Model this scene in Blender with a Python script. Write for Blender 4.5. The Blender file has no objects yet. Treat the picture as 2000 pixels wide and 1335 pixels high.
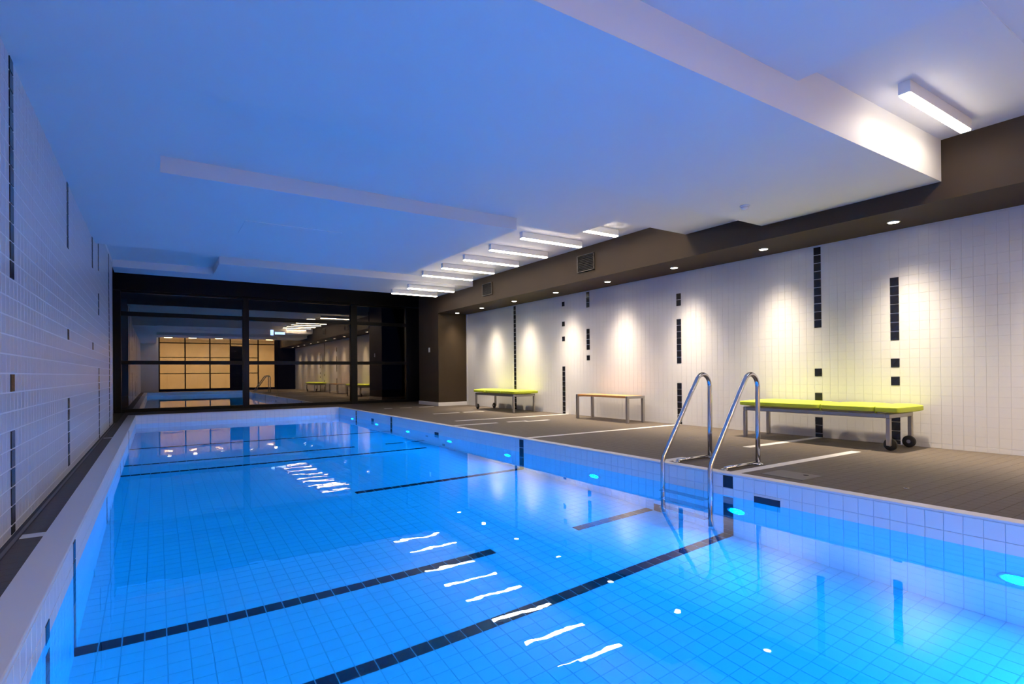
import bpy, bmesh, math, random
import numpy as np
from mathutils import Vector, Matrix

random.seed(7)
SC = bpy.context.scene
COL = SC.collection

# ------------------------------------------------------------------ camera
CAM_H = 0.83
YAW, PITCH, ROLL = 0.57689513, 0.00406282, -0.00908162
F_PX, CY_PX = 1069.76, 723.24
cam_d = bpy.data.cameras.new('camera')
cam_d.sensor_width = 36.0
cam_d.lens = F_PX / 2000.0 * 36.0
cam_d.shift_y = (CY_PX - 667.5) / 2000.0
cam_d.clip_start = 0.02
cam_d.clip_end = 200
cam = bpy.data.objects.new('camera', cam_d)
COL.objects.link(cam)
_f = Vector((math.sin(YAW) * math.cos(PITCH), math.cos(YAW) * math.cos(PITCH), math.sin(PITCH)))
_r = Vector((math.cos(YAW), -math.sin(YAW), 0))
_u = _r.cross(_f)
_r2 = _r * math.cos(ROLL) + _u * math.sin(ROLL)
_u2 = -_r * math.sin(ROLL) + _u * math.cos(ROLL)
_m = Matrix((_r2, _u2, -_f)).transposed().to_4x4()
_m.translation = Vector((0, 0, CAM_H))
cam.matrix_world = _m
SC.camera = cam

# ------------------------------------------------------------------ world, exposure, light levels
world = bpy.data.worlds.new('night')
SC.world = world
world.use_nodes = True
world.node_tree.nodes['Background'].inputs[0].default_value = (0.012, 0.02, 0.05, 1)
world.node_tree.nodes['Background'].inputs[1].default_value = 0.10
SC.view_settings.view_transform = 'Standard'
SC.view_settings.look = 'None'
SC.view_settings.gamma = 1.0
SC.view_settings.use_curve_mapping = False
SC.view_settings.exposure = 0.0
cy = SC.cycles
cy.use_denoising = True
cy.max_bounces = 12
cy.diffuse_bounces = 4
cy.glossy_bounces = 6
cy.transmission_bounces = 10
cy.transparent_max_bounces = 12
cy.caustics_reflective = True
cy.caustics_refractive = True
cy.sample_clamp_indirect = 12
cy.blur_glossy = 0.3

LAMP_POWER = 34.0        # radiance of the linear ceiling lights
LAMP_COLOR = (1.0, 0.86, 0.70)
SPOT_WATTS = 500.0        # recessed downlights over the right-hand deck
SPOT_COLOR = (1.0, 0.83, 0.62)
POOL_LENS = 850.0        # radiance of the underwater lamps
POOL_COLOR = (0.0, 0.25, 1.0)
REAR_WATTS = 60.0       # lights of the changing room behind the pool hall
REAR_COLOR = (1.0, 0.68, 0.36)

# ------------------------------------------------------------------ materials
def mat(name, base=(0.8, 0.8, 0.8), rough=0.5, metal=0.0, spec=0.5, emit=None, strength=0.0, noise=0.0, nscale=8.0,
        bump=0.0, bscale=40.0, coat=0.0):
    m = bpy.data.materials.new(name)
    m.use_nodes = True
    nt = m.node_tree
    b = nt.nodes['Principled BSDF']
    b.inputs['Base Color'].default_value = (*base, 1)
    b.inputs['Roughness'].default_value = rough
    b.inputs['Metallic'].default_value = metal
    b.inputs['Specular IOR Level'].default_value = spec
    b.inputs['Coat Weight'].default_value = coat
    if emit:
        b.inputs['Emission Color'].default_value = (*emit, 1)
        b.inputs['Emission Strength'].default_value = strength
    tc = nt.nodes.new('ShaderNodeTexCoord')
    if noise > 0:
        n = nt.nodes.new('ShaderNodeTexNoise')
        n.inputs['Scale'].default_value = nscale
        n.inputs['Detail'].default_value = 4
        r = nt.nodes.new('ShaderNodeMapRange')
        r.inputs['To Min'].default_value = 1 - noise
        r.inputs['To Max'].default_value = 1 + noise
        mx = nt.nodes.new('ShaderNodeVectorMath')
        mx.operation = 'SCALE'
        mx.inputs[0].default_value = base
        nt.links.new(tc.outputs['Object'], n.inputs['Vector'])
        nt.links.new(n.outputs['Fac'], r.inputs['Value'])
        nt.links.new(r.outputs[0], mx.inputs['Scale'])
        nt.links.new(mx.outputs[0], b.inputs['Base Color'])
    if bump > 0:
        n2 = nt.nodes.new('ShaderNodeTexNoise')
        n2.inputs['Scale'].default_value = bscale
        n2.inputs['Detail'].default_value = 3
        bp = nt.nodes.new('ShaderNodeBump')
        bp.inputs['Strength'].default_value = bump
        bp.inputs['Distance'].default_value = 0.01
        nt.links.new(tc.outputs['Object'], n2.inputs['Vector'])
        nt.links.new(n2.outputs['Fac'], bp.inputs['Height'])
        nt.links.new(bp.outputs[0], b.inputs['Normal'])
    return m

M = {}
M['plaster'] = mat('painted_plaster', (0.74, 0.74, 0.74), 0.55, noise=0.02, nscale=1.5)
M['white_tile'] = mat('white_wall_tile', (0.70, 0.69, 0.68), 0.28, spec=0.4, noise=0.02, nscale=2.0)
M['white_grout'] = mat('white_grout', (0.66, 0.66, 0.66), 0.8)
M['pale_grout'] = mat('pale_grout', (0.88, 0.88, 0.90), 0.8)
M['bright_grout'] = mat('bright_grout', (0.88, 0.88, 0.90), 0.8)
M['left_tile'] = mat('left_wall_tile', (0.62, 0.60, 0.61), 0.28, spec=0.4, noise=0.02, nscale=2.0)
M['warm_grout'] = mat('warm_grout', (0.66, 0.65, 0.64), 0.8)
M['black_tile'] = mat('black_tile', (0.012, 0.012, 0.018), 0.25, noise=0.1)
M['navy_tile'] = mat('navy_pool_tile', (0.010, 0.010, 0.030), 0.25, noise=0.1)
M['pool_tile'] = mat('pool_tile', (0.80, 0.83, 0.85), 0.3, noise=0.015, nscale=1.5)
M['pool_grout'] = mat('pool_grout', (0.60, 0.67, 0.72), 0.8)
M['coping'] = mat('coping_white', (0.78, 0.76, 0.75), 0.4, noise=0.02)
M['deck_tile'] = mat('charcoal_deck_tile', (0.100, 0.078, 0.060), 0.62, noise=0.10, nscale=3.0, bump=0.15, bscale=120)
M['deck_grout'] = mat('deck_grout', (0.078, 0.070, 0.062), 0.9)
M['stripe_tile'] = mat('white_deck_tile', (0.74, 0.72, 0.68), 0.5, noise=0.03)
M['dark_paint'] = mat('dark_brown_grey_paint', (0.060, 0.042, 0.027), 0.6, spec=0.15, noise=0.03, nscale=2)
M['near_black'] = mat('near_black_paint', (0.006, 0.006, 0.010), 0.5, spec=0.2)
M['frame'] = mat('charcoal_window_frame', (0.006, 0.006, 0.009), 0.4, spec=0.2)
M['steel'] = mat('polished_steel', (0.62, 0.62, 0.65), 0.14, metal=1.0)
M['lounger_metal'] = mat('satin_aluminium', (0.42, 0.40, 0.38), 0.35, metal=0.7)
M['lime'] = mat('lime_vinyl', (0.54, 0.64, 0.05), 0.45, spec=0.3, bump=0.12, bscale=14, noise=0.04)
M['grille_frame'] = mat('grille_frame_paint', (0.07, 0.06, 0.05), 0.4)
M['rubber'] = mat('black_rubber', (0.015, 0.015, 0.015), 0.6)
M['timber'] = mat('oiled_timber', (0.55, 0.27, 0.10), 0.45, noise=0.18, nscale=14)
M['lamp_body'] = mat('white_enamel', (0.82, 0.82, 0.82), 0.4)
M['lamp_glow'] = mat('linear_diffuser', (0.9, 0.9, 0.9), 0.5, emit=LAMP_COLOR, strength=LAMP_POWER)
M['spot_glow'] = mat('downlight_lens', (0.9, 0.9, 0.9), 0.3, emit=(1.0, 0.93, 0.82), strength=16.0)
M['pool_lens'] = mat('pool_lamp_lens', (0.5, 0.8, 0.9), 0.3, emit=POOL_COLOR, strength=POOL_LENS)
M['white_plastic'] = mat('white_plastic', (0.78, 0.78, 0.76), 0.4)
M['dark_inlet'] = mat('dark_inlet', (0.02, 0.03, 0.06), 0.6)
M['plate'] = mat('grey_cover_plate', (0.17, 0.155, 0.14), 0.6, noise=0.08, nscale=20)
M['sign_text'] = mat('sign_white', (1, 1, 1), 0.4, emit=(0.80, 0.95, 1.0), strength=5.0)
M['warm_wall'] = mat('warm_cream_panel', (0.80, 0.72, 0.58), 0.55, noise=0.05, nscale=1.2)
M['rear_lamp'] = mat('rear_lamp_lens', (0.9, 0.9, 0.9), 0.4, emit=(1.0, 0.9, 0.75), strength=110.0)

def water_material():
    m = bpy.data.materials.new('still_pool_water')
    m.use_nodes = True
    nt = m.node_tree
    nt.nodes.clear()
    out = nt.nodes.new('ShaderNodeOutputMaterial')
    g = nt.nodes.new('ShaderNodeBsdfRefraction')
    g.inputs['IOR'].default_value = 1.333
    g.inputs['Roughness'].default_value = 0.0
    g.inputs['Color'].default_value = (0.20, 0.84, 1.0, 1)     # a pool's depth of water takes out the red
    gl = nt.nodes.new('ShaderNodeBsdfGlossy')
    gl.inputs['Roughness'].default_value = 0.0
    gl.inputs['Color'].default_value = (1, 1, 1, 1)
    fr = nt.nodes.new('ShaderNodeFresnel')
    fr.inputs['IOR'].default_value = 1.333
    mx = nt.nodes.new('ShaderNodeMixShader')
    tc = nt.nodes.new('ShaderNodeTexCoord')
    n = nt.nodes.new('ShaderNodeTexNoise')
    n.inputs['Scale'].default_value = 3.2
    n.inputs['Detail'].default_value = 2.5
    n.inputs['Roughness'].default_value = 0.55
    b = nt.nodes.new('ShaderNodeBump')
    b.inputs['Strength'].default_value = 0.030
    b.inputs['Distance'].default_value = 0.02
    nt.links.new(tc.outputs['Object'], n.inputs['Vector'])
    nt.links.new(n.outputs['Fac'], b.inputs['Height'])
    for nd in (g, gl, fr):
        nt.links.new(b.outputs[0], nd.inputs['Normal'])
    nt.links.new(fr.outputs[0], mx.inputs[0])
    nt.links.new(g.outputs[0], mx.inputs[1])
    nt.links.new(gl.outputs[0], mx.inputs[2])
    nt.links.new(mx.outputs[0], out.inputs['Surface'])
    return m
M['water'] = water_material()

def glass_material(name, refl, tint, dark):
    m = bpy.data.materials.new(name)
    m.use_nodes = True
    nt = m.node_tree
    nt.nodes.clear()
    out = nt.nodes.new('ShaderNodeOutputMaterial')
    t = nt.nodes.new('ShaderNodeBsdfTransparent')
    t.inputs[0].default_value = (*dark, 1)
    g = nt.nodes.new('ShaderNodeBsdfGlossy')
    g.inputs['Roughness'].default_value = 0.0
    g.inputs['Color'].default_value = (*tint, 1)
    fr = nt.nodes.new('ShaderNodeFresnel')
    fr.inputs['IOR'].default_value = refl
    mx = nt.nodes.new('ShaderNodeMixShader')
    nt.links.new(fr.outputs[0], mx.inputs[0])
    nt.links.new(t.outputs[0], mx.inputs[1])
    nt.links.new(g.outputs[0], mx.inputs[2])
    nt.links.new(mx.outputs[0], out.inputs['Surface'])
    return m
M['night_glass'] = glass_material('coated_double_glazing', 2.7, (1.0, 0.80, 0.55), (0.5, 0.6, 0.8))
M['clear_glass'] = glass_material('partition_glass', 1.15, (1, 1, 1), (0.95, 0.97, 0.96))

# ------------------------------------------------------------------ mesh helpers
def new_mesh(name, verts, faces, material, smooth=False):
    me = bpy.data.meshes.new(name)
    me.from_pydata([tuple(v) for v in verts], [], faces)
    me.materials.append(material)
    if smooth:
        for p in me.polygons:
            p.use_smooth = True
    me.update()
    return me

def link(name, me, parent=None, loc=None, kind=None):
    o = bpy.data.objects.new(name, me)
    COL.objects.link(o)
    if parent is not None:
        o.parent = parent
    if loc is not None:
        o.location = loc
    if kind:
        o['kind'] = kind
    return o

def tag(o, label=None, cat=None, group=None, kind=None):
    if label: o['label'] = label
    if cat: o['category'] = cat
    if group: o['group'] = group
    if kind: o['kind'] = kind
    return o

def empty(name, loc=(0, 0, 0)):
    o = bpy.data.objects.new(name, None)
    o.empty_display_size = 0.1
    COL.objects.link(o)
    o.location = loc
    return o

class MB:
    def __init__(s):
        s.bm = bmesh.new()
    def box(s, x0, x1, y0, y1, z0, z1, bevel=0.0, seg=2):
        tmp = bmesh.new()
        bmesh.ops.create_cube(tmp, size=1.0)
        for v in tmp.verts:
            v.co = Vector(((x0 + x1) / 2 + v.co.x * (x1 - x0), (y0 + y1) / 2 + v.co.y * (y1 - y0), (z0 + z1) / 2 + v.co.z * (z1 - z0)))
        if bevel > 0:
            bmesh.ops.bevel(tmp, geom=list(tmp.edges), offset=bevel, segments=seg, affect='EDGES', profile=0.5)
        s._merge(tmp)
        return s
    def cyl(s, p, q, r, n=20, r2=None, caps=True):
        p, q = Vector(p), Vector(q)
        d = q - p
        tmp = bmesh.new()
        bmesh.ops.create_cone(tmp, cap_ends=caps, cap_tris=False, segments=n, radius1=r, radius2=r if r2 is None else r2, depth=d.length)
        rot = Vector((0, 0, 1)).rotation_difference(d.normalized()).to_matrix().to_4x4()
        rot.translation = (p + q) / 2
        bmesh.ops.transform(tmp, matrix=rot, verts=tmp.verts)
        s._merge(tmp)
        return s
    def tube(s, pts, r, n=16):
        pts = [Vector(p) for p in pts]
        rings = []
        ref = None
        for i, p in enumerate(pts):
            if i == 0: t = pts[1] - p
            elif i == len(pts) - 1: t = p - pts[i - 1]
            else: t = (pts[i + 1] - p).normalized() + (p - pts[i - 1]).normalized()
            t.normalize()
            if ref is None:
                ref = t.orthogonal().normalized()
            ref = (ref - t * ref.dot(t)).normalized()
            b = t.cross(ref)
            rings.append([s.bm.verts.new(p + (ref * math.cos(a) + b * math.sin(a)) * r) for a in [2 * math.pi * k / n for k in range(n)]])
        for a, b in zip(rings[:-1], rings[1:]):
            for k in range(n):
                f = s.bm.faces.new((a[k], a[(k + 1) % n], b[(k + 1) % n], b[k]))
                f.smooth = True
        s.bm.faces.new(rings[0][::-1])
        s.bm.faces.new(rings[-1])
        return s
    def lathe(s, prof, c, n=32, axis='z'):
        rings = []
        for r, h in prof:
            ring = []
            for k in range(n):
                a = 2 * math.pi * k / n
                if axis == 'z': co = (c[0] + r * math.cos(a), c[1] + r * math.sin(a), c[2] + h)
                else: co = (c[0] + h, c[1] + r * math.cos(a), c[2] + r * math.sin(a))
                ring.append(s.bm.verts.new(co))
            rings.append(ring)
        for a, b in zip(rings[:-1], rings[1:]):
            for k in range(n):
                f = s.bm.faces.new((a[k], a[(k + 1) % n], b[(k + 1) % n], b[k]))
                f.smooth = True
        s.bm.faces.new(rings[-1])
        s.bm.faces.new(rings[0][::-1])
        return s
    def _merge(s, tmp):
        me = bpy.data.meshes.new('_t')
        tmp.to_mesh(me)
        tmp.free()
        s.bm.from_mesh(me)
        bpy.data.meshes.remove(me)
    def mesh(s, name, material, smooth=False):
        bmesh.ops.recalc_face_normals(s.bm, faces=s.bm.faces)
        me = bpy.data.meshes.new(name)
        s.bm.to_mesh(me)
        s.bm.free()
        me.materials.append(material)
        if smooth:
            for p in me.polygons: p.use_smooth = True
        return me
    def build(s, name, material, parent=None, loc=None, smooth=False, kind=None):
        return link(name, s.mesh(name, material, smooth), parent, loc, kind)

# ---- camera projection in 2000x1335 pixels, used only to find which tiles show largest
R3 = np.array([_r2[:], _u2[:], _f[:]])
def project(P):
    d = (np.asarray(P, float) - np.array([0, 0, CAM_H])) @ R3.T
    z = np.where(d[..., 2] < 0.05, np.nan, d[..., 2])
    return 1000 + F_PX * d[..., 0] / z, CY_PX - F_PX * d[..., 1] / z, z

# ---- tiles: a field of small slabs with chamfered edges, standing proud of a recessed joint
def tile_shape(w, h, t, c):
    """verts of one tile in (u, v, n), back face open"""
    V = [(-w, -h, 0), (w, -h, 0), (w, h, 0), (-w, h, 0),
         (-w, -h, t - c), (w, -h, t - c), (w, h, t - c), (-w, h, t - c),
         (-w + c, -h + c, t), (w - c, -h + c, t), (w - c, h - c, t), (-w + c, h - c, t)]
    Fc = [(0, 1, 5, 4), (1, 2, 6, 5), (2, 3, 7, 6), (3, 0, 4, 7), (4, 5, 9, 8), (5, 6, 10, 9), (6, 7, 11, 10), (7, 4, 8, 11), (8, 9, 10, 11)]
    return np.array(V, float), Fc

def tile_surface(parent, cells, U, V, N, pu, pv, material, name='tile', limit=300, joint=0.0025, thick=0.006, cham=0.0015):
    """cells: list of centres. The largest ones in the picture are single objects, the rest one stuff part."""
    if not len(cells):
        return
    cells = np.array(cells, float)
    U, V, N = (np.array(a, float) for a in (U, V, N))
    tv, tf = tile_shape(pu / 2 - joint, pv / 2 - joint, thick, cham)
    if np.dot(np.cross(U, V), N) < 0:
        tf = [f[::-1] for f in tf]
    local = tv[:, :1] * U + tv[:, 1:2] * V + tv[:, 2:] * N
    x, y, z = project(cells)
    ax, ay, _ = project(cells + U * pu / 2); bx, by, _ = project(cells - U * pu / 2)
    cx, cyy, _ = project(cells + V * pv / 2); dx, dy, _ = project(cells - V * pv / 2)
    area = np.abs((ax - bx) * (cyy - dy) - (ay - by) * (cx - dx))
    inside = (x > 0) & (x < 2000) & (y > 0) & (y < 1335)
    score = np.where(inside & np.isfinite(area), area, -1.0)
    order = np.argsort(-score)
    single = [i for i in order[:limit] if score[i] > 0]
    me = new_mesh(name, local, tf, material)
    for i in single:
        link(name, me, parent, tuple(cells[i]))
    rest = np.setdiff1d(np.arange(len(cells)), np.array(single, int))
    if len(rest):
        vv = (local[None, :, :] + cells[rest][:, None, :]).reshape(-1, 3)
        fa = np.array(tf)
        ff = (fa[None, :, :] + (np.arange(len(rest)) * len(local))[:, None, None]).reshape(-1, 4)
        mm = new_mesh(name + '_field', vv, ff.tolist(), material)
        link(name + '_field', mm, parent, kind='stuff')

# ------------------------------------------------------------------ key dimensions (metres; deck surface is z = 0)
XL, XR = -0.64, 6.87          # left and right tiled walls
XPL, XPR = -0.36, 3.88        # pool inner faces
YP0, YP1 = -1.8, 14.0         # pool ends
ZW, ZF = -0.18, -1.25         # water level, pool floor
PY = 0.0933                   # tile pitch along the hall
PT = 0.10                     # tile pitch across and up
YREAR, YGL = -3.0, 15.4       # rear partition, far window
ZSOF = 2.37                   # underside of the dark bulkhead
YH = 12.72                    # dark cross beam
Y0T = 2.77                    # a tile column centre: everything lines up with it
def snap(y): return Y0T + round((y - Y0T) / PY) * PY

# ------------------------------------------------------------------ floor (deck)
floor = MB().box(3.93, XR + 0.2, YREAR - 0.02, YGL + 0.1, -0.10, -0.006) \
            .box(XL - 0.25, -0.50, YREAR - 0.02, YGL + 0.1, -0.10, -0.006) \
            .box(-0.50, 3.93, YP1 + 0.14, YGL + 0.1, -0.10, -0.006) \
            .box(-0.50, 3.93, YREAR - 0.02, YP0 - 0.14, -0.10, -0.006).build('floor', M['deck_grout'], kind='structure')
white_dash = [(2.77, 3.98, 5.97), (snap(3.52), 3.98, 4.22), (3.61, 5.40, 6.87), (snap(5.755), 3.98, 5.35), (snap(5.755), 5.45, 6.87),
              (snap(7.8), 3.98, 4.75), (snap(7.8), 4.98, 5.30), (snap(7.7), 5.33, 5.74), (snap(8.55), 4.45, 5.33), (snap(8.6), 5.34, 6.87),
              (snap(10.3), 4.85, 5.36), (snap(10.3), 5.47, 5.62), (snap(10.3), 5.71, 5.79), (snap(10.3), 5.88, 5.98),
              (snap(12.65), 4.60, 4.75), (snap(12.65), 4.98, 5.28), (snap(12.65), 5.50, 5.80)]
dark, white = [], []
ys = np.arange(snap(YREAR + 0.05), YGL, PY)
for y in ys:
    for x in np.arange(4.03, XR - 0.02, PT):
        on = any(abs(y - d[0]) < PY * 0.4 and d[1] - 0.04 < x < d[2] + 0.04 for d in white_dash)
        (white if on else dark).append((x, y, -0.0055))
    for x in (-0.545,):
        on = abs(y - snap(3.83)) < 0.04 or abs(y - snap(9.25)) < 0.04
        (white if on else dark).append((x, y, -0.0055))
    if y > YP1 + 0.2 or y < YP0 - 0.2:
        for x in np.arange(-0.45, 3.98, PT):
            dark.append((x, y, -0.0055))
tile_surface(floor, dark, (1, 0, 0), (0, 1, 0), (0, 0, 1), PT, PY, M['deck_tile'], joint=0.0010, thick=0.004, cham=0.0007)
tile_surface(floor, white, (1, 0, 0), (0, 1, 0), (0, 0, 1), PT, PY, M['stripe_tile'], name='stripe_tile', joint=0.001, thick=0.0045, cham=0.0005)
MB().box(-0.618, -0.602, YREAR, 12.05, -0.012, -0.001).build('drain_channel', M['plate'], floor)

# ------------------------------------------------------------------ walls with tiles
def wall_cells(x, zmax, y0, y1, accents):
    wh, bl = [], []
    for y in np.arange(snap(y0), y1, PY):
        for k in range(1, int((zmax + 0.051) / PT)):
            z = k * PT
            on = any(abs(y - a[0]) < PY * 0.4 and a[1] < z < a[2] for a in accents)
            (bl if on else wh).append((x, y, z))
    return wh, bl
wall_right = MB().box(XR + 0.001, XR + 0.18, YREAR, YGL + 0.1, -0.1, 3.3).build('wall_right', M['warm_grout'], kind='structure')
acc_r = [(2.77, 1.15, 1.85), (2.77, 0.85, 0.95), (2.77, 0.65, 0.75), (2.77, 0, 0.35),
         (3.61, 1.35, 2.45), (3.61, 0.75, 0.85), (3.61, 0.45, 0.55), (3.61, 0, 0.25),
         (snap(5.755), 1.85, 2.05), (snap(5.755), 0.95, 1.65), (snap(5.755), 0, 0.65),
         (snap(7.895), 2.05, 2.45), (snap(7.895), 1.25, 1.65), (snap(7.895), 1.05, 1.15),
         (snap(8.64), 2.15, 2.25), (snap(8.64), 1.75, 1.85), (snap(8.64), 1.45, 1.55), (snap(8.64), 0, 0.95),
         (snap(10.42), 0, 2.45)]
wh, bl = wall_cells(XR, ZSOF, YREAR, 12.70, acc_r)
tile_surface(wall_right, wh, (0, 1, 0), (0, 0, 1), (-1, 0, 0), PY, PT, M['white_tile'], joint=0.0007, thick=0.0015, cham=0.0005)
tile_surface(wall_right, bl, (0, 1, 0), (0, 0, 1), (-1, 0, 0), PY, PT, M['black_tile'], name='accent_tile', joint=0.004, thick=0.005)

def base_course(parent, x, y1, cols, n, m, j):
    w, b = [], []
    for y in np.arange(snap(YREAR), y1, PY):
        (b if any(abs(y - c) < PY * 0.4 for c in cols) else w).append((x, y, 0.0235))
    tile_surface(parent, w, (0, 1, 0), (0, 0, 1), (n, 0, 0), PY, 0.049, m, name='base_tile', joint=j, thick=0.0015, cham=0.0005, limit=120)
    tile_surface(parent, b, (0, 1, 0), (0, 0, 1), (n, 0, 0), PY, 0.049, M['black_tile'], name='accent_base_tile', joint=0.003, thick=0.004)
base_course(wall_right, XR, 12.70, (2.77, 3.61, snap(5.755), snap(8.64), snap(10.42)), -1, M['white_tile'], 0.0007)

wall_left = MB().box(XL - 0.16, XL - 0.001, YREAR, 12.05, -0.1, 2.95).build('wall_left', M['bright_grout'], kind='structure')
yl = [snap(v) for v in (3.85, 6.15, 8.37, 9.20, 11.13)]
acc_l = [(yl[0], 1.35, 2.60), (yl[0], 0.75, 0.85), (yl[0], 0, 0.55), (yl[1], 1.95, 2.60), (yl[1], 1.15, 1.25), (yl[1], 0.05, 0.65),
         (yl[2], 2.15, 2.60), (yl[2], 1.15, 1.25), (yl[3], 1.70, 1.95), (yl[3], 0, 1.00), (yl[3], 2.2, 2.95), (yl[4], 0, 2.95)]
wh, bl = wall_cells(XL, 2.92, YREAR, 12.03, acc_l)
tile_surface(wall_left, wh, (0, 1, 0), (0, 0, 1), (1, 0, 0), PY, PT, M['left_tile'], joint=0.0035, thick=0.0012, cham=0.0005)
tile_surface(wall_left, bl, (0, 1, 0), (0, 0, 1), (1, 0, 0), PY, PT, M['black_tile'], name='accent_tile', joint=0.004, thick=0.005)
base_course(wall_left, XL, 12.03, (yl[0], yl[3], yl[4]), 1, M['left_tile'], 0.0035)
# wall behind the dark niche beside the far window
MB().box(-0.98, -0.80, 12.05, YGL + 0.1, -0.1, 3.3).box(-0.80, XL - 0.16, 11.97, 12.05, -0.1, 3.3).build('wall_niche', M['near_black'], kind='structure')

# ------------------------------------------------------------------ ceiling: high plaster with dropped panels
ceiling = MB().box(XL - 0.3, XR + 0.2, YREAR - 3.2, 12.72, 2.92, 3.30).build('ceiling', M['plaster'], kind='structure')
def panel(x0, x1, y0, y1, z0, z1=2.93, m='plaster'):
    return MB().box(x0, x1, y0, y1, z0, z1).build('dropped_panel', M[m], ceiling)
XB = 6.03
panel(0.04, XB - 0.005, 2.04, 3.81, 2.54)                # broad panel over the pool
panel(0.04, XB - 0.005, 3.81, 4.92, 2.68)                # one step higher
panel(0.04, 3.63, 4.92, 5.45, 2.68)
panel(3.63, 4.74, 4.92, 5.72, 2.68)
panel(0.04, 3.63, 5.45, 8.78, 2.54)
panel(XL, 0.04, YREAR, 8.72, 2.525)                      # long strip along the left wall
panel(0.04, 3.66, -1.4, 2.04, 2.79)                     # panel overhead
panel(0.95, XB, 10.86, YH, 2.79)
panel(XL, 0.95, 12.07, YH, 2.79)
MB().box(XL - 0.4, XR + 0.2, YH, YGL + 0.1, 3.25, 3.35).build('lobby_panel', M['near_black'], ceiling)
MB().box(0.84, 1.90, 6.66, 7.30, 2.534, 2.5405).build('ceiling_hatch', M['plaster'], ceiling)
MB().box(3.66, XR, 1.138, 1.150, 2.914, 2.921).build('cover_strip', M['plaster'], ceiling)

# ------------------------------------------------------------------ dark bulkhead along the right wall, cross beam, column
bulk = MB().box(XB, XR + 0.02, YREAR, YH + 0.009, ZSOF, 2.925).build('trim_1', M['dark_paint'], kind='structure')
MB().box(-0.80, XR, YGL - 0.08, YGL + 0.08, 2.81, 3.26).build('trim_2', M['near_black'], kind='structure')
col_o = MB().box(6.05, XR + 0.02, 12.73, 13.95, 0.09, 3.26).build('wall_column', M['dark_paint'], kind='structure')
MB().box(6.035, XR, 12.715, 13.97, -0.006, 0.09, 0.004, 1).build('baseboard_column', M['coping'], kind='structure')
MB().box(XR - 0.015, XR + 0.003, 12.68, 12.732, 0, ZSOF).build('trim_3', M['white_tile'], kind='structure')

# ------------------------------------------------------------------ pool basin
pool_floor = MB().box(XPL - 0.15, XPR + 0.15, YP0 - 0.15, YP1 + 0.15, ZF - 0.2, ZF - 0.004).build('pool_floor', M['pool_grout'], kind='structure')
lines = [(2.77, -0.40, 3.9), (3.61, -0.40, 2.20), (3.61, 2.98, 3.9), (snap(5.80), 1.74, 3.9), (snap(8.02), -0.40, 3.62),
         (snap(8.72), -0.40, 2.64), (snap(8.72), 3.22, 3.9), (snap(10.42), -0.40, 3.9)]
nx = int(round((XPR - XPL) / PT))
px = (XPR - XPL) / nx
pt, pb = [], []
for y in np.arange(snap(YP0 + 0.05), YP1 + 0.01, PY):
    for k in range(nx):
        x = XPL + (k + 0.5) * px
        on = any(abs(y - a[0]) < PY * 0.4 and a[1] < x < a[2] for a in lines)
        (pb if on else pt).append((x, y, ZF - 0.0045))
tile_surface(pool_floor, pt, (1, 0, 0), (0, 1, 0), (0, 0, 1), px, PY, M['pool_tile'], joint=0.0022, thick=0.0045)
tile_surface(pool_floor, pb, (1, 0, 0), (0, 1, 0), (0, 0, 1), px, PY, M['navy_tile'], name='lane_tile', joint=0.0035, thick=0.0055)

def pool_wall(name, x, n, accents, skip=()):
    b = MB().box(min(x, x - n * 0.12), max(x, x - n * 0.12), YP0 - 0.12, YP1 + 0.12, ZF - 0.05, -0.015)
    o = b.build(name, M['pool_grout'], kind='structure')
    wt, bt = [], []
    rows = 12
    ph = (0.0 - 0.016 - ZF) / rows
    for y in np.arange(snap(YP0 + 0.05), YP1 + 0.01, PY):
        for k in range(rows):
            z = -0.016 - (k + 0.5) * ph
            if any(s[0] < y < s[1] and s[2] < z < s[3] for s in skip):
                continue
            on = any(abs(y - a[0]) < PY * 0.4 and a[1] < z < a[2] for a in accents)
            (bt if on else wt).append((x, y, z))
    tile_surface(o, wt, (0, 1, 0), (0, 0, 1), (n, 0, 0), PY, ph, M['pool_tile'], joint=0.0018, thick=0.004)
    tile_surface(o, bt, (0, 1, 0), (0, 0, 1), (n, 0, 0), PY, ph, M['navy_tile'], name='lane_tile', joint=0.003, thick=0.005)
    return o
pool_wall('pool_wall_right', XPR, -1, [(2.77, -0.12, 0), (2.77, -1.3, -0.22), (snap(3.54), -1.3, -1.0), (snap(5.755), -1.3, 0), (snap(7.95), -1.3, -1.05),
          (snap(8.68), -0.75, -0.5), (snap(10.31), -1.3, 0), (snap(12.53), -1.3, 0)])
pool_wall('pool_wall_left', XPL, 1, [(3.61, -1.3, 0), (2.77, -0.25, -0.1), (2.77, -1.3, -0.33), (snap(5.88), -1.3, -0.3), (snap(8.0), -1.3, -0.3), (snap(8.72), -1.3, -0.7), (snap(10.4), -1.3, 0)])
def pool_end(name, y, n):
    o = MB().box(XPL - 0.12, XPR + 0.12, min(y, y - n * 0.12), max(y, y - n * 0.12), ZF - 0.05, -0.015).build(name, M['pool_grout'], kind='structure')
    rows = 12
    ph = (-0.016 - ZF) / rows
    c = [(XPL + (k + 0.5) * px, y, -0.016 - (j + 0.5) * ph) for k in range(nx) for j in range(rows)]
    tile_surface(o, c, (1, 0, 0), (0, 0, 1), (0, n, 0), px, ph, M['pool_tile'], joint=0.0018, thick=0.004)
pool_end('pool_wall_far', YP1, -1)
pool_end('pool_wall_rear', YP0, 1)

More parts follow.
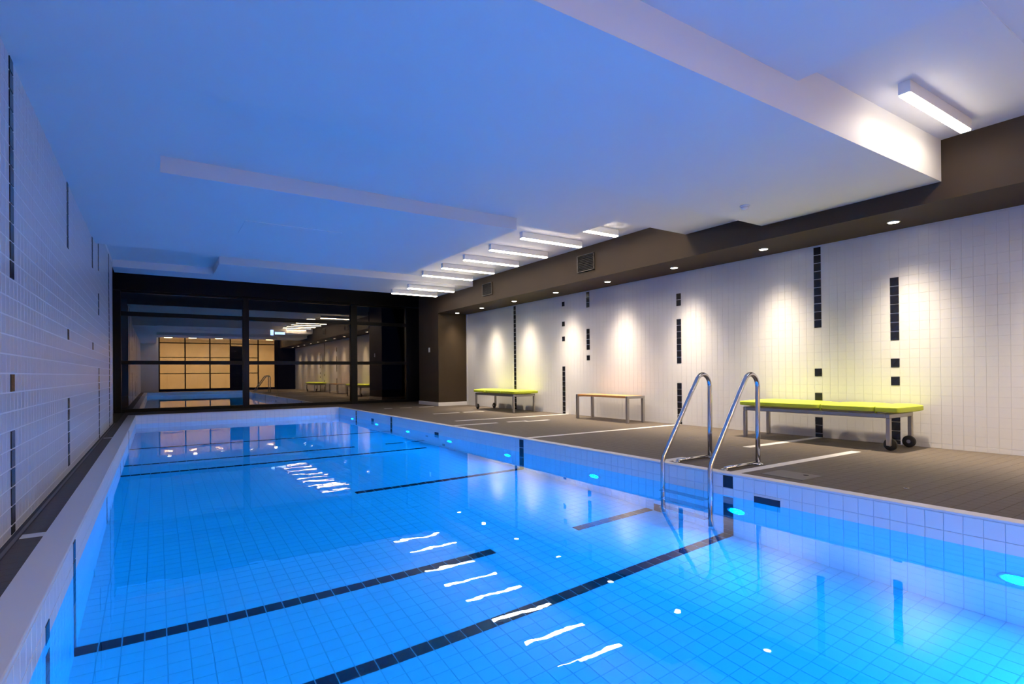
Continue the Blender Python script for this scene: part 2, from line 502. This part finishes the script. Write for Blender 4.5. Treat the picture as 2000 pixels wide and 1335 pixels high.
# coping: broad on the left and far side, a slim rounded lip on the right
cop = MB().box(-0.495, XPL + 0.0045, YP0 - 0.14, YP1 + 0.14, -0.0145, 0.006, 0.004, 2) \
          .box(XPL - 0.01, XPR + 0.01, YP1 - 0.0045, YP1 + 0.14, -0.0145, 0.0062, 0.004, 2) \
          .box(XPL - 0.01, XPR + 0.01, YP0 - 0.14, YP0 + 0.0045, -0.0145, 0.0062, 0.004, 2) \
          .box(XPR - 0.005, 3.975, YP0 - 0.14, YP1 + 0.14, -0.0145, 0.0, 0.003, 2).build('trim_coping', M['coping'], kind='structure')

# water: one calm sheet, seen from above and below
nxw, nyw = 24, 90
vv = [(XPL - 0.01 + (XPR - XPL + 0.02) * i / nxw, YP0 - 0.01 + (YP1 - YP0 + 0.02) * j / nyw, ZW) for j in range(nyw + 1) for i in range(nxw + 1)]
ff = [(j * (nxw + 1) + i, j * (nxw + 1) + i + 1, (j + 1) * (nxw + 1) + i + 1, (j + 1) * (nxw + 1) + i) for j in range(nyw) for i in range(nxw)]
water = link('pool_water', new_mesh('pool_water', vv, ff, M['water'], smooth=True))
tag(water, 'clear still pool water lit bright blue from below', 'water', kind='stuff')

# ------------------------------------------------------------------ far window wall (night outside, mirrors the hall)
win = empty('window_1', (0, YGL, 0))
win['kind'] = 'structure'
def wbox(name, x0, x1, z0, z1, d=0.06, m='frame'):
    return MB().box(x0, x1, -d, d, z0, z1, 0.004, 1).build(name, M[m], win)
mull = [(-0.80, -0.66), (1.86, 2.00), (4.60, 4.78), (6.25, 6.87)]
for a, b in mull:
    wbox('mullion', a, b, 0.0, 2.79)
tz = [(0.0, 0.075), (1.10, 1.19), (2.22, 2.32), (2.76, 2.81)]
for (xa, xb) in zip([m_[1] for m_ in mull[:-1]], [m_[0] for m_ in mull[1:]]):
    for k, (a, b) in enumerate(tz):
        wbox('transom' if 0 < k < 3 else ('sill' if k == 0 else 'head'), xa + 0.001, xb - 0.001, a, b, 0.045)
    for (a, b) in zip([t[1] for t in tz[:-1]], [t[0] for t in tz[1:]]):
        MB().box(xa, xb, 0.02, 0.026, a, b).build('pane', M['night_glass'], win)

# ------------------------------------------------------------------ rear of the hall (mirrored in the far window): glazed partition and a lit room
rear = empty('wall_rear', (0, YREAR, 0))
rear['kind'] = 'structure'
MB().box(XL - 0.16, 0.13, -0.14, 0.0, -0.1, 2.95).build('wall_panel', M['plaster'], rear)
MB().box(5.80, XR + 0.1, -0.14, 0.0, -0.1, 2.95).build('wall_panel', M['near_black'], rear)
win2 = empty('window_2', (0, YREAR - 0.06, 0))
win2['kind'] = 'structure'
for x in (0.13, 1.29, 2.45, 3.44, 4.85, 5.74):
    MB().box(x, x + 0.06, -0.04, 0.04, 0.0, 2.92, 0.003, 1).build('mullion', M['frame'], win2)
for a, b, z0, z1 in ((0.19, 5.74, 0.0, 0.14), (0.19, 5.74, 2.54, 2.59), (0.19, 4.85, 0.93, 0.97), (0.19, 4.85, 1.78, 1.82)):
    MB().box(a, b, -0.035, 0.035, z0, z1, 0.003, 1).build('transom', M['frame'], win2)
for a, b in ((0.19, 1.29), (1.35, 2.45), (2.51, 3.44), (3.50, 4.85), (4.91, 5.74)):
    MB().box(a, b, -0.006, 0.0, 0.14, 2.54).build('pane', M['clear_glass'], win2)
for a, b in ((0.19, 2.45), (2.51, 4.85), (4.91, 5.74)):
    MB().box(a, b, -0.006, 0.0, 2.59, 2.90).build('pane', M['clear_glass'], win2)
MB().box(3.50, 4.15, -0.36, -0.06, 0.0, 2.45, 0.01, 1).build('cabinet_panel', M['near_black'], win2)
room = empty('wall_backroom', (0, 0, 0))
room['kind'] = 'structure'
yb = YREAR - 3.0
MB().box(-0.3, 6.6, yb - 0.1, yb, -0.1, 2.95).build('wall_panel', M['warm_wall'], room)
MB().box(-0.3, -0.2, yb, YREAR - 0.14, -0.1, 2.95).build('wall_panel', M['warm_wall'], room)
MB().box(6.5, 6.6, yb, YREAR - 0.14, -0.1, 2.95).build('wall_panel', M['warm_wall'], room)
MB().box(-0.3, 6.6, yb, YREAR - 0.02, -0.12, -0.006).build('floor_panel', M['warm_wall'], room)
for k in range(9):
    MB().box(-0.15 + k * 0.73, 0.55 + k * 0.73, yb + 0.001, yb + 0.02, 0.05, 2.3, 0.004, 1).build('locker_door', M['warm_wall'], room)
for k, x in enumerate((0.58, 1.72, 3.02, 4.40, 5.66)):
    t = empty('dome_light', (x, -2.3, 2.92))
    MB().lathe([(0.115, 0.0), (0.115, -0.012), (0.095, -0.012)], (0, 0, 0)).build('trim_ring', M['lamp_body'], t)
    MB().lathe([(0.095, -0.011), (0.090, -0.028), (0.072, -0.042), (0.045, -0.050), (0.001, -0.054)], (0, 0, 0)).build('dome', M['rear_lamp'], t)
    ld = bpy.data.lights.new('back_room_downlight', 'AREA')
    ld.energy = REAR_WATTS
    ld.color = REAR_COLOR
    ld.shape = 'DISK'
    ld.size = 0.40
    lo = bpy.data.objects.new('back_room_downlight', ld)
    COL.objects.link(lo)
    lo.parent = t
    lo.location = (0, -1.9, -0.01)
    tag(t, 'small dome light at the rear of the hall, %s of five glints' % ['leftmost', 'second', 'middle', 'fourth', 'rightmost'][k], 'light', 'dome lights at the rear of the hall')

# ------------------------------------------------------------------ linear ceiling lights
def linear_light(x0, x1, y, zc, label, length=None):
    t = empty('linear_ceiling_light', ((x0 + x1) / 2, y, zc))
    h = (x1 - x0) / 2
    MB().box(-h, h, -0.040, 0.040, -0.088, 0.0, 0.002, 1).build('housing', M['lamp_body'], t)
    MB().box(-h + 0.004, h - 0.004, -0.036, 0.036, -0.10, -0.0885, 0.003, 1).build('diffuser', M['lamp_glow'], t)
    tag(t, label, 'light', 'linear ceiling lights beside the dark bulkhead')
linear_light(4.57, 5.73, 1.765, 2.92, 'white box-shaped ceiling light alone in the upper right, nearest the camera')
rows = [(5.0, 'glowing linear light hidden behind the dropped panel, seen only mirrored in the water'),
        (5.92, 'short-looking linear light, highest and nearest of the receding row'),
        (6.74, 'second linear light of the row, just past the near dark wall grille'),
        (7.65, 'third linear light from the near end of the row'),
        (8.55, 'fourth linear light from the near end of the row'),
        (9.43, 'fifth linear light, just before the far dark wall grille'),
        (10.33, 'sixth linear light, last before the ceiling steps down')]
for y, lb in rows:
    linear_light(4.57, 5.72, y, 2.92, lb)
linear_light(4.64, 5.76, 11.27, 2.79, 'seventh linear light, first on the lower far ceiling')
linear_light(4.60, 5.74, 12.15, 2.79, 'farthest linear light of the row, beside the dark cross beam')

# ------------------------------------------------------------------ downlights in the bulkhead soffit
spots = [(-1.68, 'round downlight farthest behind the camera, near the rear partition'), (-0.25, 'round downlight level with the camera position'), (1.18, 'round downlight just outside the right edge of the picture'), (2.61, 'round downlight above the near end of the near green lounger'), (4.07, 'round downlight between the near green lounger and the pool ladder'),
         (5.50, 'round downlight near the broken black tile column behind the ladder'), (6.93, 'round downlight above the timber bench'), (8.37, 'round downlight just past the timber bench, fifth from right'),
         (9.83, 'round downlight beside the full-height black tile column'), (11.23, 'round downlight above the far green lounger'), (12.48, 'dim round downlight at the dark column, farthest of all')]
for y, lb in spots:
    t = empty('round_downlight', (6.47, y, ZSOF))
    MB().lathe([(0.060, 0.0), (0.060, -0.006), (0.050, -0.008), (0.049, -0.004)], (0, 0, 0), 28).build('trim_ring', M['lamp_body'], t)
    MB().lathe([(0.048, -0.001), (0.048, -0.0085), (0.001, -0.0095)], (0, 0, 0), 28).build('lens', M['spot_glow'], t)
    tag(t, lb, 'downlight', 'round downlights along the dark soffit')
    ld = bpy.data.lights.new('downlight_beam', 'SPOT')
    ld.energy = SPOT_WATTS * (0.25 if y > 12.4 else 1.0)
    ld.color = SPOT_COLOR
    ld.spot_size = math.radians(112)
    ld.spot_blend = 0.95
    ld.shadow_soft_size = 0.03
    # a reflector lamp: the beam is strongest straight down and fades towards the rim
    ld.use_nodes = True
    lt = ld.node_tree
    em = lt.nodes['Emission']
    tcn = lt.nodes.new('ShaderNodeTexCoord')
    sp = lt.nodes.new('ShaderNodeSeparateXYZ')
    ab = lt.nodes.new('ShaderNodeMath'); ab.operation = 'ABSOLUTE'
    pw = lt.nodes.new('ShaderNodeMath'); pw.operation = 'POWER'; pw.inputs[1].default_value = 11.0
    lt.links.new(tcn.outputs['Normal'], sp.inputs[0])
    lt.links.new(sp.outputs['Z'], ab.inputs[0])
    lt.links.new(ab.outputs[0], pw.inputs[0])
    lt.links.new(pw.outputs[0], em.inputs['Strength'])
    lo = bpy.data.objects.new('downlight_beam', ld)
    COL.objects.link(lo)
    lo.parent = t
    lo.location = (0, 0, -0.03)

# ------------------------------------------------------------------ underwater lamps and inlets on the pool walls
plab = ['underwater lamp at the right edge of the picture, nearest of the row', 'underwater lamp just right of the ladder', 'underwater lamp midway between ladder and black tile column',
        'underwater lamp just beyond the black tile column nearest the ladder', 'underwater lamp, fifth from the right edge', 'underwater lamp, sixth from the right edge',
        'underwater lamp, second from the far corner', 'underwater lamp closest to the far corner of the pool']
def pool_lamp(x, y, n, label, grp):
    t = empty('underwater_lamp', (x, y, -0.60))
    MB().lathe([(0.090, n * 0.000), (0.090, n * 0.014), (0.066, n * 0.020), (0.064, n * 0.012)], (0, 0, 0), 28, 'x').build('bezel', M['white_plastic'], t)
    MB().lathe([(0.062, n * 0.004), (0.062, n * 0.016), (0.040, n * 0.021), (0.001, n * 0.022)], (0, 0, 0), 28, 'x').build('lens', M['pool_lens'], t)
    tag(t, label, 'pool light', grp)
for k in range(8):
    pool_lamp(XPR - 0.004, 0.99 + 1.69 * k, -1, plab[k], 'underwater lamps on the right pool wall')
pool_lamp(XPR - 0.004, -0.70, -1, 'underwater lamp on the right pool wall beyond the picture edge', 'underwater lamps on the right pool wall')

for k, x in enumerate((0.3, 1.76, 3.2)):  # added fill lamps out of view, put in to brighten the near pool floor
    t = empty('underwater_lamp', (x, YP0 + 0.004, -0.60))
    MB().cyl((0, 0, 0), (0, 0.014, 0), 0.090, 28).build('bezel', M['white_plastic'], t)
    MB().cyl((0, 0.0141, 0), (0, 0.020, 0), 0.062, 28).build('lens', M['pool_lens'], t)
    tag(t, 'added underwater fill lamp on the unseen rear pool wall, %s seen from the water' % ['left', 'middle', 'right'][k], 'pool light', 'added underwater fill lamps behind the camera')

inl = [(2.43, 0.21, -0.17, 'wide dark slot inlet just right of the ladder'), (8.24, 0.15, -0.17, 'dark inlet on the right pool wall midway down the pool'), (11.41, 0.15, -0.15, 'dark inlet closest to the far end of the pool')]
for y, w, z, lb in inl:
    t = empty('wall_inlet', (XPR - 0.004, y, z))
    MB().box(-0.005, 0.0, -w / 2 - 0.012, w / 2 + 0.012, -0.042, 0.042, 0.001, 1).build('surround', M['pool_tile'], t)
    MB().box(-0.008, -0.0051, -w / 2, w / 2, -0.033, 0.033).build('slot', M['dark_inlet'], t)
    tag(t, lb, 'inlet', 'dark inlets in the right pool wall')

# ------------------------------------------------------------------ pool ladder
lad = empty('pool_ladder', (3.9, 3.1, 0))
def rail_path(y):
    p = [(3.80, y, -1.10), (3.80, y, 0.02), (3.815, y, 0.07), (4.20, y, 0.64), (4.255, y, 0.715)]
    c, r = (4.365, 0.685), 0.103
    for a in np.linspace(math.radians(150), math.radians(0), 12):
        p.append((c[0] + r * math.cos(a), y, c[1] + r * 1.10 * math.sin(a)))
    p += [(4.467, y, 0.60), (4.462, y, 0.30), (4.46, y, 0.0)]
    return [(a - 3.9, b - 3.1, c_) for a, b, c_ in p]
for y in (2.88, 3.38):
    MB().tube(rail_path(y), 0.0205, 18).build('handrail', M['steel'], lad)
    MB().lathe([(0.045, 0.0), (0.045, 0.008), (0.024, 0.018)], (4.46 - 3.9, y - 3.1, 0.0), 24).build('flange', M['steel'], lad)
    MB().tube([(3.995 - 3.9, y - 3.1, 0.016), (4.44 - 3.9, y - 3.1, 0.016)], 0.014, 12).build('floor_bar', M['steel'], lad)
    MB().lathe([(0.030, 0.0), (0.030, 0.010), (0.014, 0.014)], (3.985 - 3.9, y - 3.1, 0.0), 20).build('anchor', M['steel'], lad)
for z in (-0.36, -0.64, -0.92):
    MB().box(-0.175, -0.085, -0.205, 0.265, z - 0.012, z + 0.012, 0.005, 2).build('tread', M['steel'], lad)
tag(lad, 'stainless steel pool ladder with two looped handrails at the right pool edge', 'ladder')

# ------------------------------------------------------------------ loungers
def lounger(x0, x1, y0, y1, label, segs, wheel_near, zt=0.46):
    L, W = y1 - y0, x1 - x0
    t = empty('sun_lounger', (x0, y0, 0))
    zf = zt - 0.085
    # frame: rails right round, legs square tube
    MB().box(0.02, W - 0.02, 0.10, 0.14, zf - 0.045, zf, 0.005, 1).build('end_rail', M['lounger_metal'], t)
    MB().box(0.02, W - 0.02, L - 0.10, L - 0.06, zf - 0.045, zf, 0.005, 1).build('end_rail', M['lounger_metal'], t)
    MB().box(0.02, 0.055, 0.141, L - 0.101, zf - 0.045, zf, 0.005, 1).build('side_rail', M['lounger_metal'], t)
    MB().box(W - 0.055, W - 0.02, 0.141, L - 0.101, zf - 0.045, zf, 0.005, 1).build('side_rail', M['lounger_metal'], t)
    for k in range(7):
        y = 0.24 + k * (L - 0.48) / 6
        MB().box(0.056, W - 0.056, y - 0.02, y + 0.02, zf - 0.02, zf - 0.004).build('slat', M['lounger_metal'], t)
    for ix, x in enumerate((0.02, W - 0.06)):
        for iy, y in enumerate((0.10, L - 0.10)):
            wheeled = (iy == 0) == wheel_near
            MB().box(x, x + 0.04, y, y + 0.04, 0.05 if wheeled else 0.0, zf - 0.046, 0.004, 1).build('leg', M['lounger_metal'], t)
            if wheeled:
                w = MB()
                xc = x + 0.062 if ix == 0 else x + 0.012
                xa = x + 0.042 if ix == 0 else x - 0.030
                w.lathe([(0.02, 0.0), (0.058, 0.0), (0.062, 0.004), (0.062, 0.024), (0.058, 0.028), (0.02, 0.028)], (xa, y + 0.02, 0.062), 28, 'x')
                wo = w.build('wheel', M['rubber'], t)
                MB().lathe([(0.019, -0.003), (0.019, 0.031)], (xa, y + 0.02, 0.062), 16, 'x').build('hub', M['lounger_metal'], wo)
    cuts = [0.0] + segs + [L]
    for a, b in zip(cuts[:-1], cuts[1:]):
        bm = bmesh.new()
        bmesh.ops.create_cube(bm, size=1.0)
        bmesh.ops.subdivide_edges(bm, edges=bm.edges, cuts=5, use_grid_fill=True)
        ll = (b - a) - 0.008
        for v in bm.verts:
            x, y, z = v.co
            # pillow profile: puffed middle, rounded rim
            ex, ey = 1 - (2 * abs(x)) ** 6, 1 - (2 * abs(y)) ** 8
            puff = max(0, ex) * max(0, ey)
            rim = 1.0 if puff > 0 else 0.72
            zz = z * 0.078 * rim + (0.010 * puff * math.cos(x * 2.4) * math.cos(y * 2.4) if z > 0 else 0)
            sx = 1.0 - (0.025 if abs(z) > 0.49 else 0.0)
            v.co = Vector((W / 2 + x * (W + 0.02) * sx, (a + b) / 2 + y * ll * (1 - (0.012 if abs(z) > 0.49 else 0)), zf + 0.046 + zz))
        me = bpy.data.meshes.new('cushion')
        bm.to_mesh(me); bm.free()
        me.materials.append(M['lime'])
        for p in me.polygons: p.use_smooth = True
        c = link('cushion', me, t)
        sb = c.modifiers.new('soft', 'SUBSURF'); sb.levels = 1; sb.render_levels = 2
        if b < L:
            for xx in (0.05, W - 0.05):
                MB().box(xx - 0.02, xx + 0.02, b - 0.006, b + 0.006, zf + 0.005, zf + 0.075, 0.003, 1).build('hinge_strap', M['lime'], c)
    tag(t, label, 'lounger', 'lime green poolside loungers')
    return t
lounger(6.22, 6.80, 2.47, 4.29, 'lime green cushioned sun lounger on wheels behind the pool ladder', [0.24, 0.80], True)
lounger(6.20, 6.80, 9.42, 11.20, 'lime green cushioned sun lounger by the dark column at the far end', [0.60, 1.25], False)

# ------------------------------------------------------------------ timber bench
b = empty('bench', (6.36, 6.38, 0))
BW, BL, BH = 0.40, 1.29, 0.435
for x in (0.0, BW - 0.045):
    for y in (0.0, BL - 0.045):
        MB().box(x, x + 0.045, y, y + 0.045, 0, BH - 0.045, 0.003, 1).build('leg', M['lounger_metal'], b)
for y in (0.0, BL - 0.045):
    MB().box(0, BW, y, y + 0.045, BH - 0.044, BH, 0.003, 1).build('end_rail', M['lounger_metal'], b)
for k in range(4):
    x = 0.004 + k * 0.099
    MB().box(x, x + 0.093, 0.047, BL - 0.047, BH - 0.034, BH + 0.002, 0.004, 2).build('seat_slat', M['timber'], b)
tag(b, 'low bench with timber slat seat and grey metal legs against the white wall', 'bench')

# ------------------------------------------------------------------ small fittings
def grille(y0, y1, z0, z1, label):
    t = empty('duct_grille', (XB, (y0 + y1) / 2, (z0 + z1) / 2))
    w, h = (y1 - y0) / 2, (z1 - z0) / 2
    for a in ((-w, -w + 0.012, -h, h), (w - 0.012, w, -h, h), (-w + 0.0121, w - 0.0121, -h, -h + 0.012), (-w + 0.0121, w - 0.0121, h - 0.012, h)):
        MB().box(-0.030, 0, *a, 0.002, 1).build('frame', M['grille_frame'], t)
    MB().box(-0.006, -0.001, -w + 0.012, w - 0.012, -h + 0.012, h - 0.012).build('back_plate', M['near_black'], t)
    n = 9
    for k in range(n):
        z = -h + 0.03 + k * (2 * h - 0.06) / (n - 1)
        MB().box(-0.024, -0.007, -w + 0.013, w - 0.013, z - 0.003, z + 0.003).build('louvre', M['near_black'], t)
    tag(t, label, 'vent', 'dark grilles on the bulkhead face')
grille(6.75, 7.17, 2.51, 2.79, 'square black duct grille on the dark bulkhead, the nearer of two')
grille(10.0, 10.40, 2.51, 2.77, 'square black duct grille on the dark bulkhead, the farther of two')

sd = empty('smoke_detector', (5.14, 3.435, 2.54))
MB().lathe([(0.05, 0.0), (0.05, -0.010), (0.044, -0.014)], (0, 0, 0), 28).build('base', M['lamp_body'], sd)
MB().lathe([(0.040, -0.013), (0.036, -0.034), (0.001, -0.038)], (0, 0, 0), 28).build('sensor_dome', M['lamp_body'], sd)
tag(sd, 'small round white smoke detector on the dropped ceiling panel', 'detector')

sw = empty('light_switch', (6.05, 13.28, 1.45))
MB().box(-0.008, 0, -0.045, 0.045, -0.06, 0.06, 0.003, 2).build('plate', M['white_plastic'], sw)
MB().box(-0.012, -0.0075, -0.015, 0.015, -0.025, 0.025, 0.002, 1).build('rocker', M['white_plastic'], sw)
tag(sw, 'small white switch plate on the side of the dark column', 'switch')

ac = empty('access_cover', (4.22, 2.44, 0))
MB().box(-0.14, 0.14, -0.17, 0.17, -0.003, 0.003, 0.001, 1).build('plate', M['plate'], ac)
MB().lathe([(0.02, 0.003), (0.02, 0.0045), (0.001, 0.0046)], (0.07, -0.08, 0), 18).build('lifting_point', M['near_black'], ac)
tag(ac, 'flat grey access cover in the deck beside the ladder', 'cover')
dm = empty('deck_socket', (4.384, 1.709, 0))
MB().lathe([(0.018, -0.001), (0.018, 0.003), (0.001, 0.004)], (0, 0, 0), 18).build('cap', M['steel'], dm)
MB().lathe([(0.006, 0.003), (0.006, 0.005), (0.001, 0.0055)], (0, 0, 0), 10).build('screw', M['near_black'], dm)
tag(dm, 'tiny bright metal socket cap in the dark deck at right', 'socket')

MB().box(-6, 14, YGL + 0.12, 32, -0.30, -0.12).build('ground_outside', M['near_black'], kind='structure')
es = empty('street_sign', (3.86, 24.0, -0.12))
MB().box(0.27, 0.33, 0.0, 0.06, 0.0, 2.55).build('post', M['near_black'], es)
MB().box(0.0, 0.64, -0.06, -0.001, 2.50, 2.84, 0.01, 1).build('box', M['near_black'], es)
MB().box(0.05, 0.17, -0.068, -0.0601, 2.56, 2.78, 0.003, 1).build('numeral_block', M['sign_text'], es)
MB().box(0.22, 0.60, -0.068, -0.0601, 2.60, 2.70, 0.003, 1).build('lettering_band', M['sign_text'], es)
tag(es, 'small white lit sign outside, seen through the dark window', 'sign')
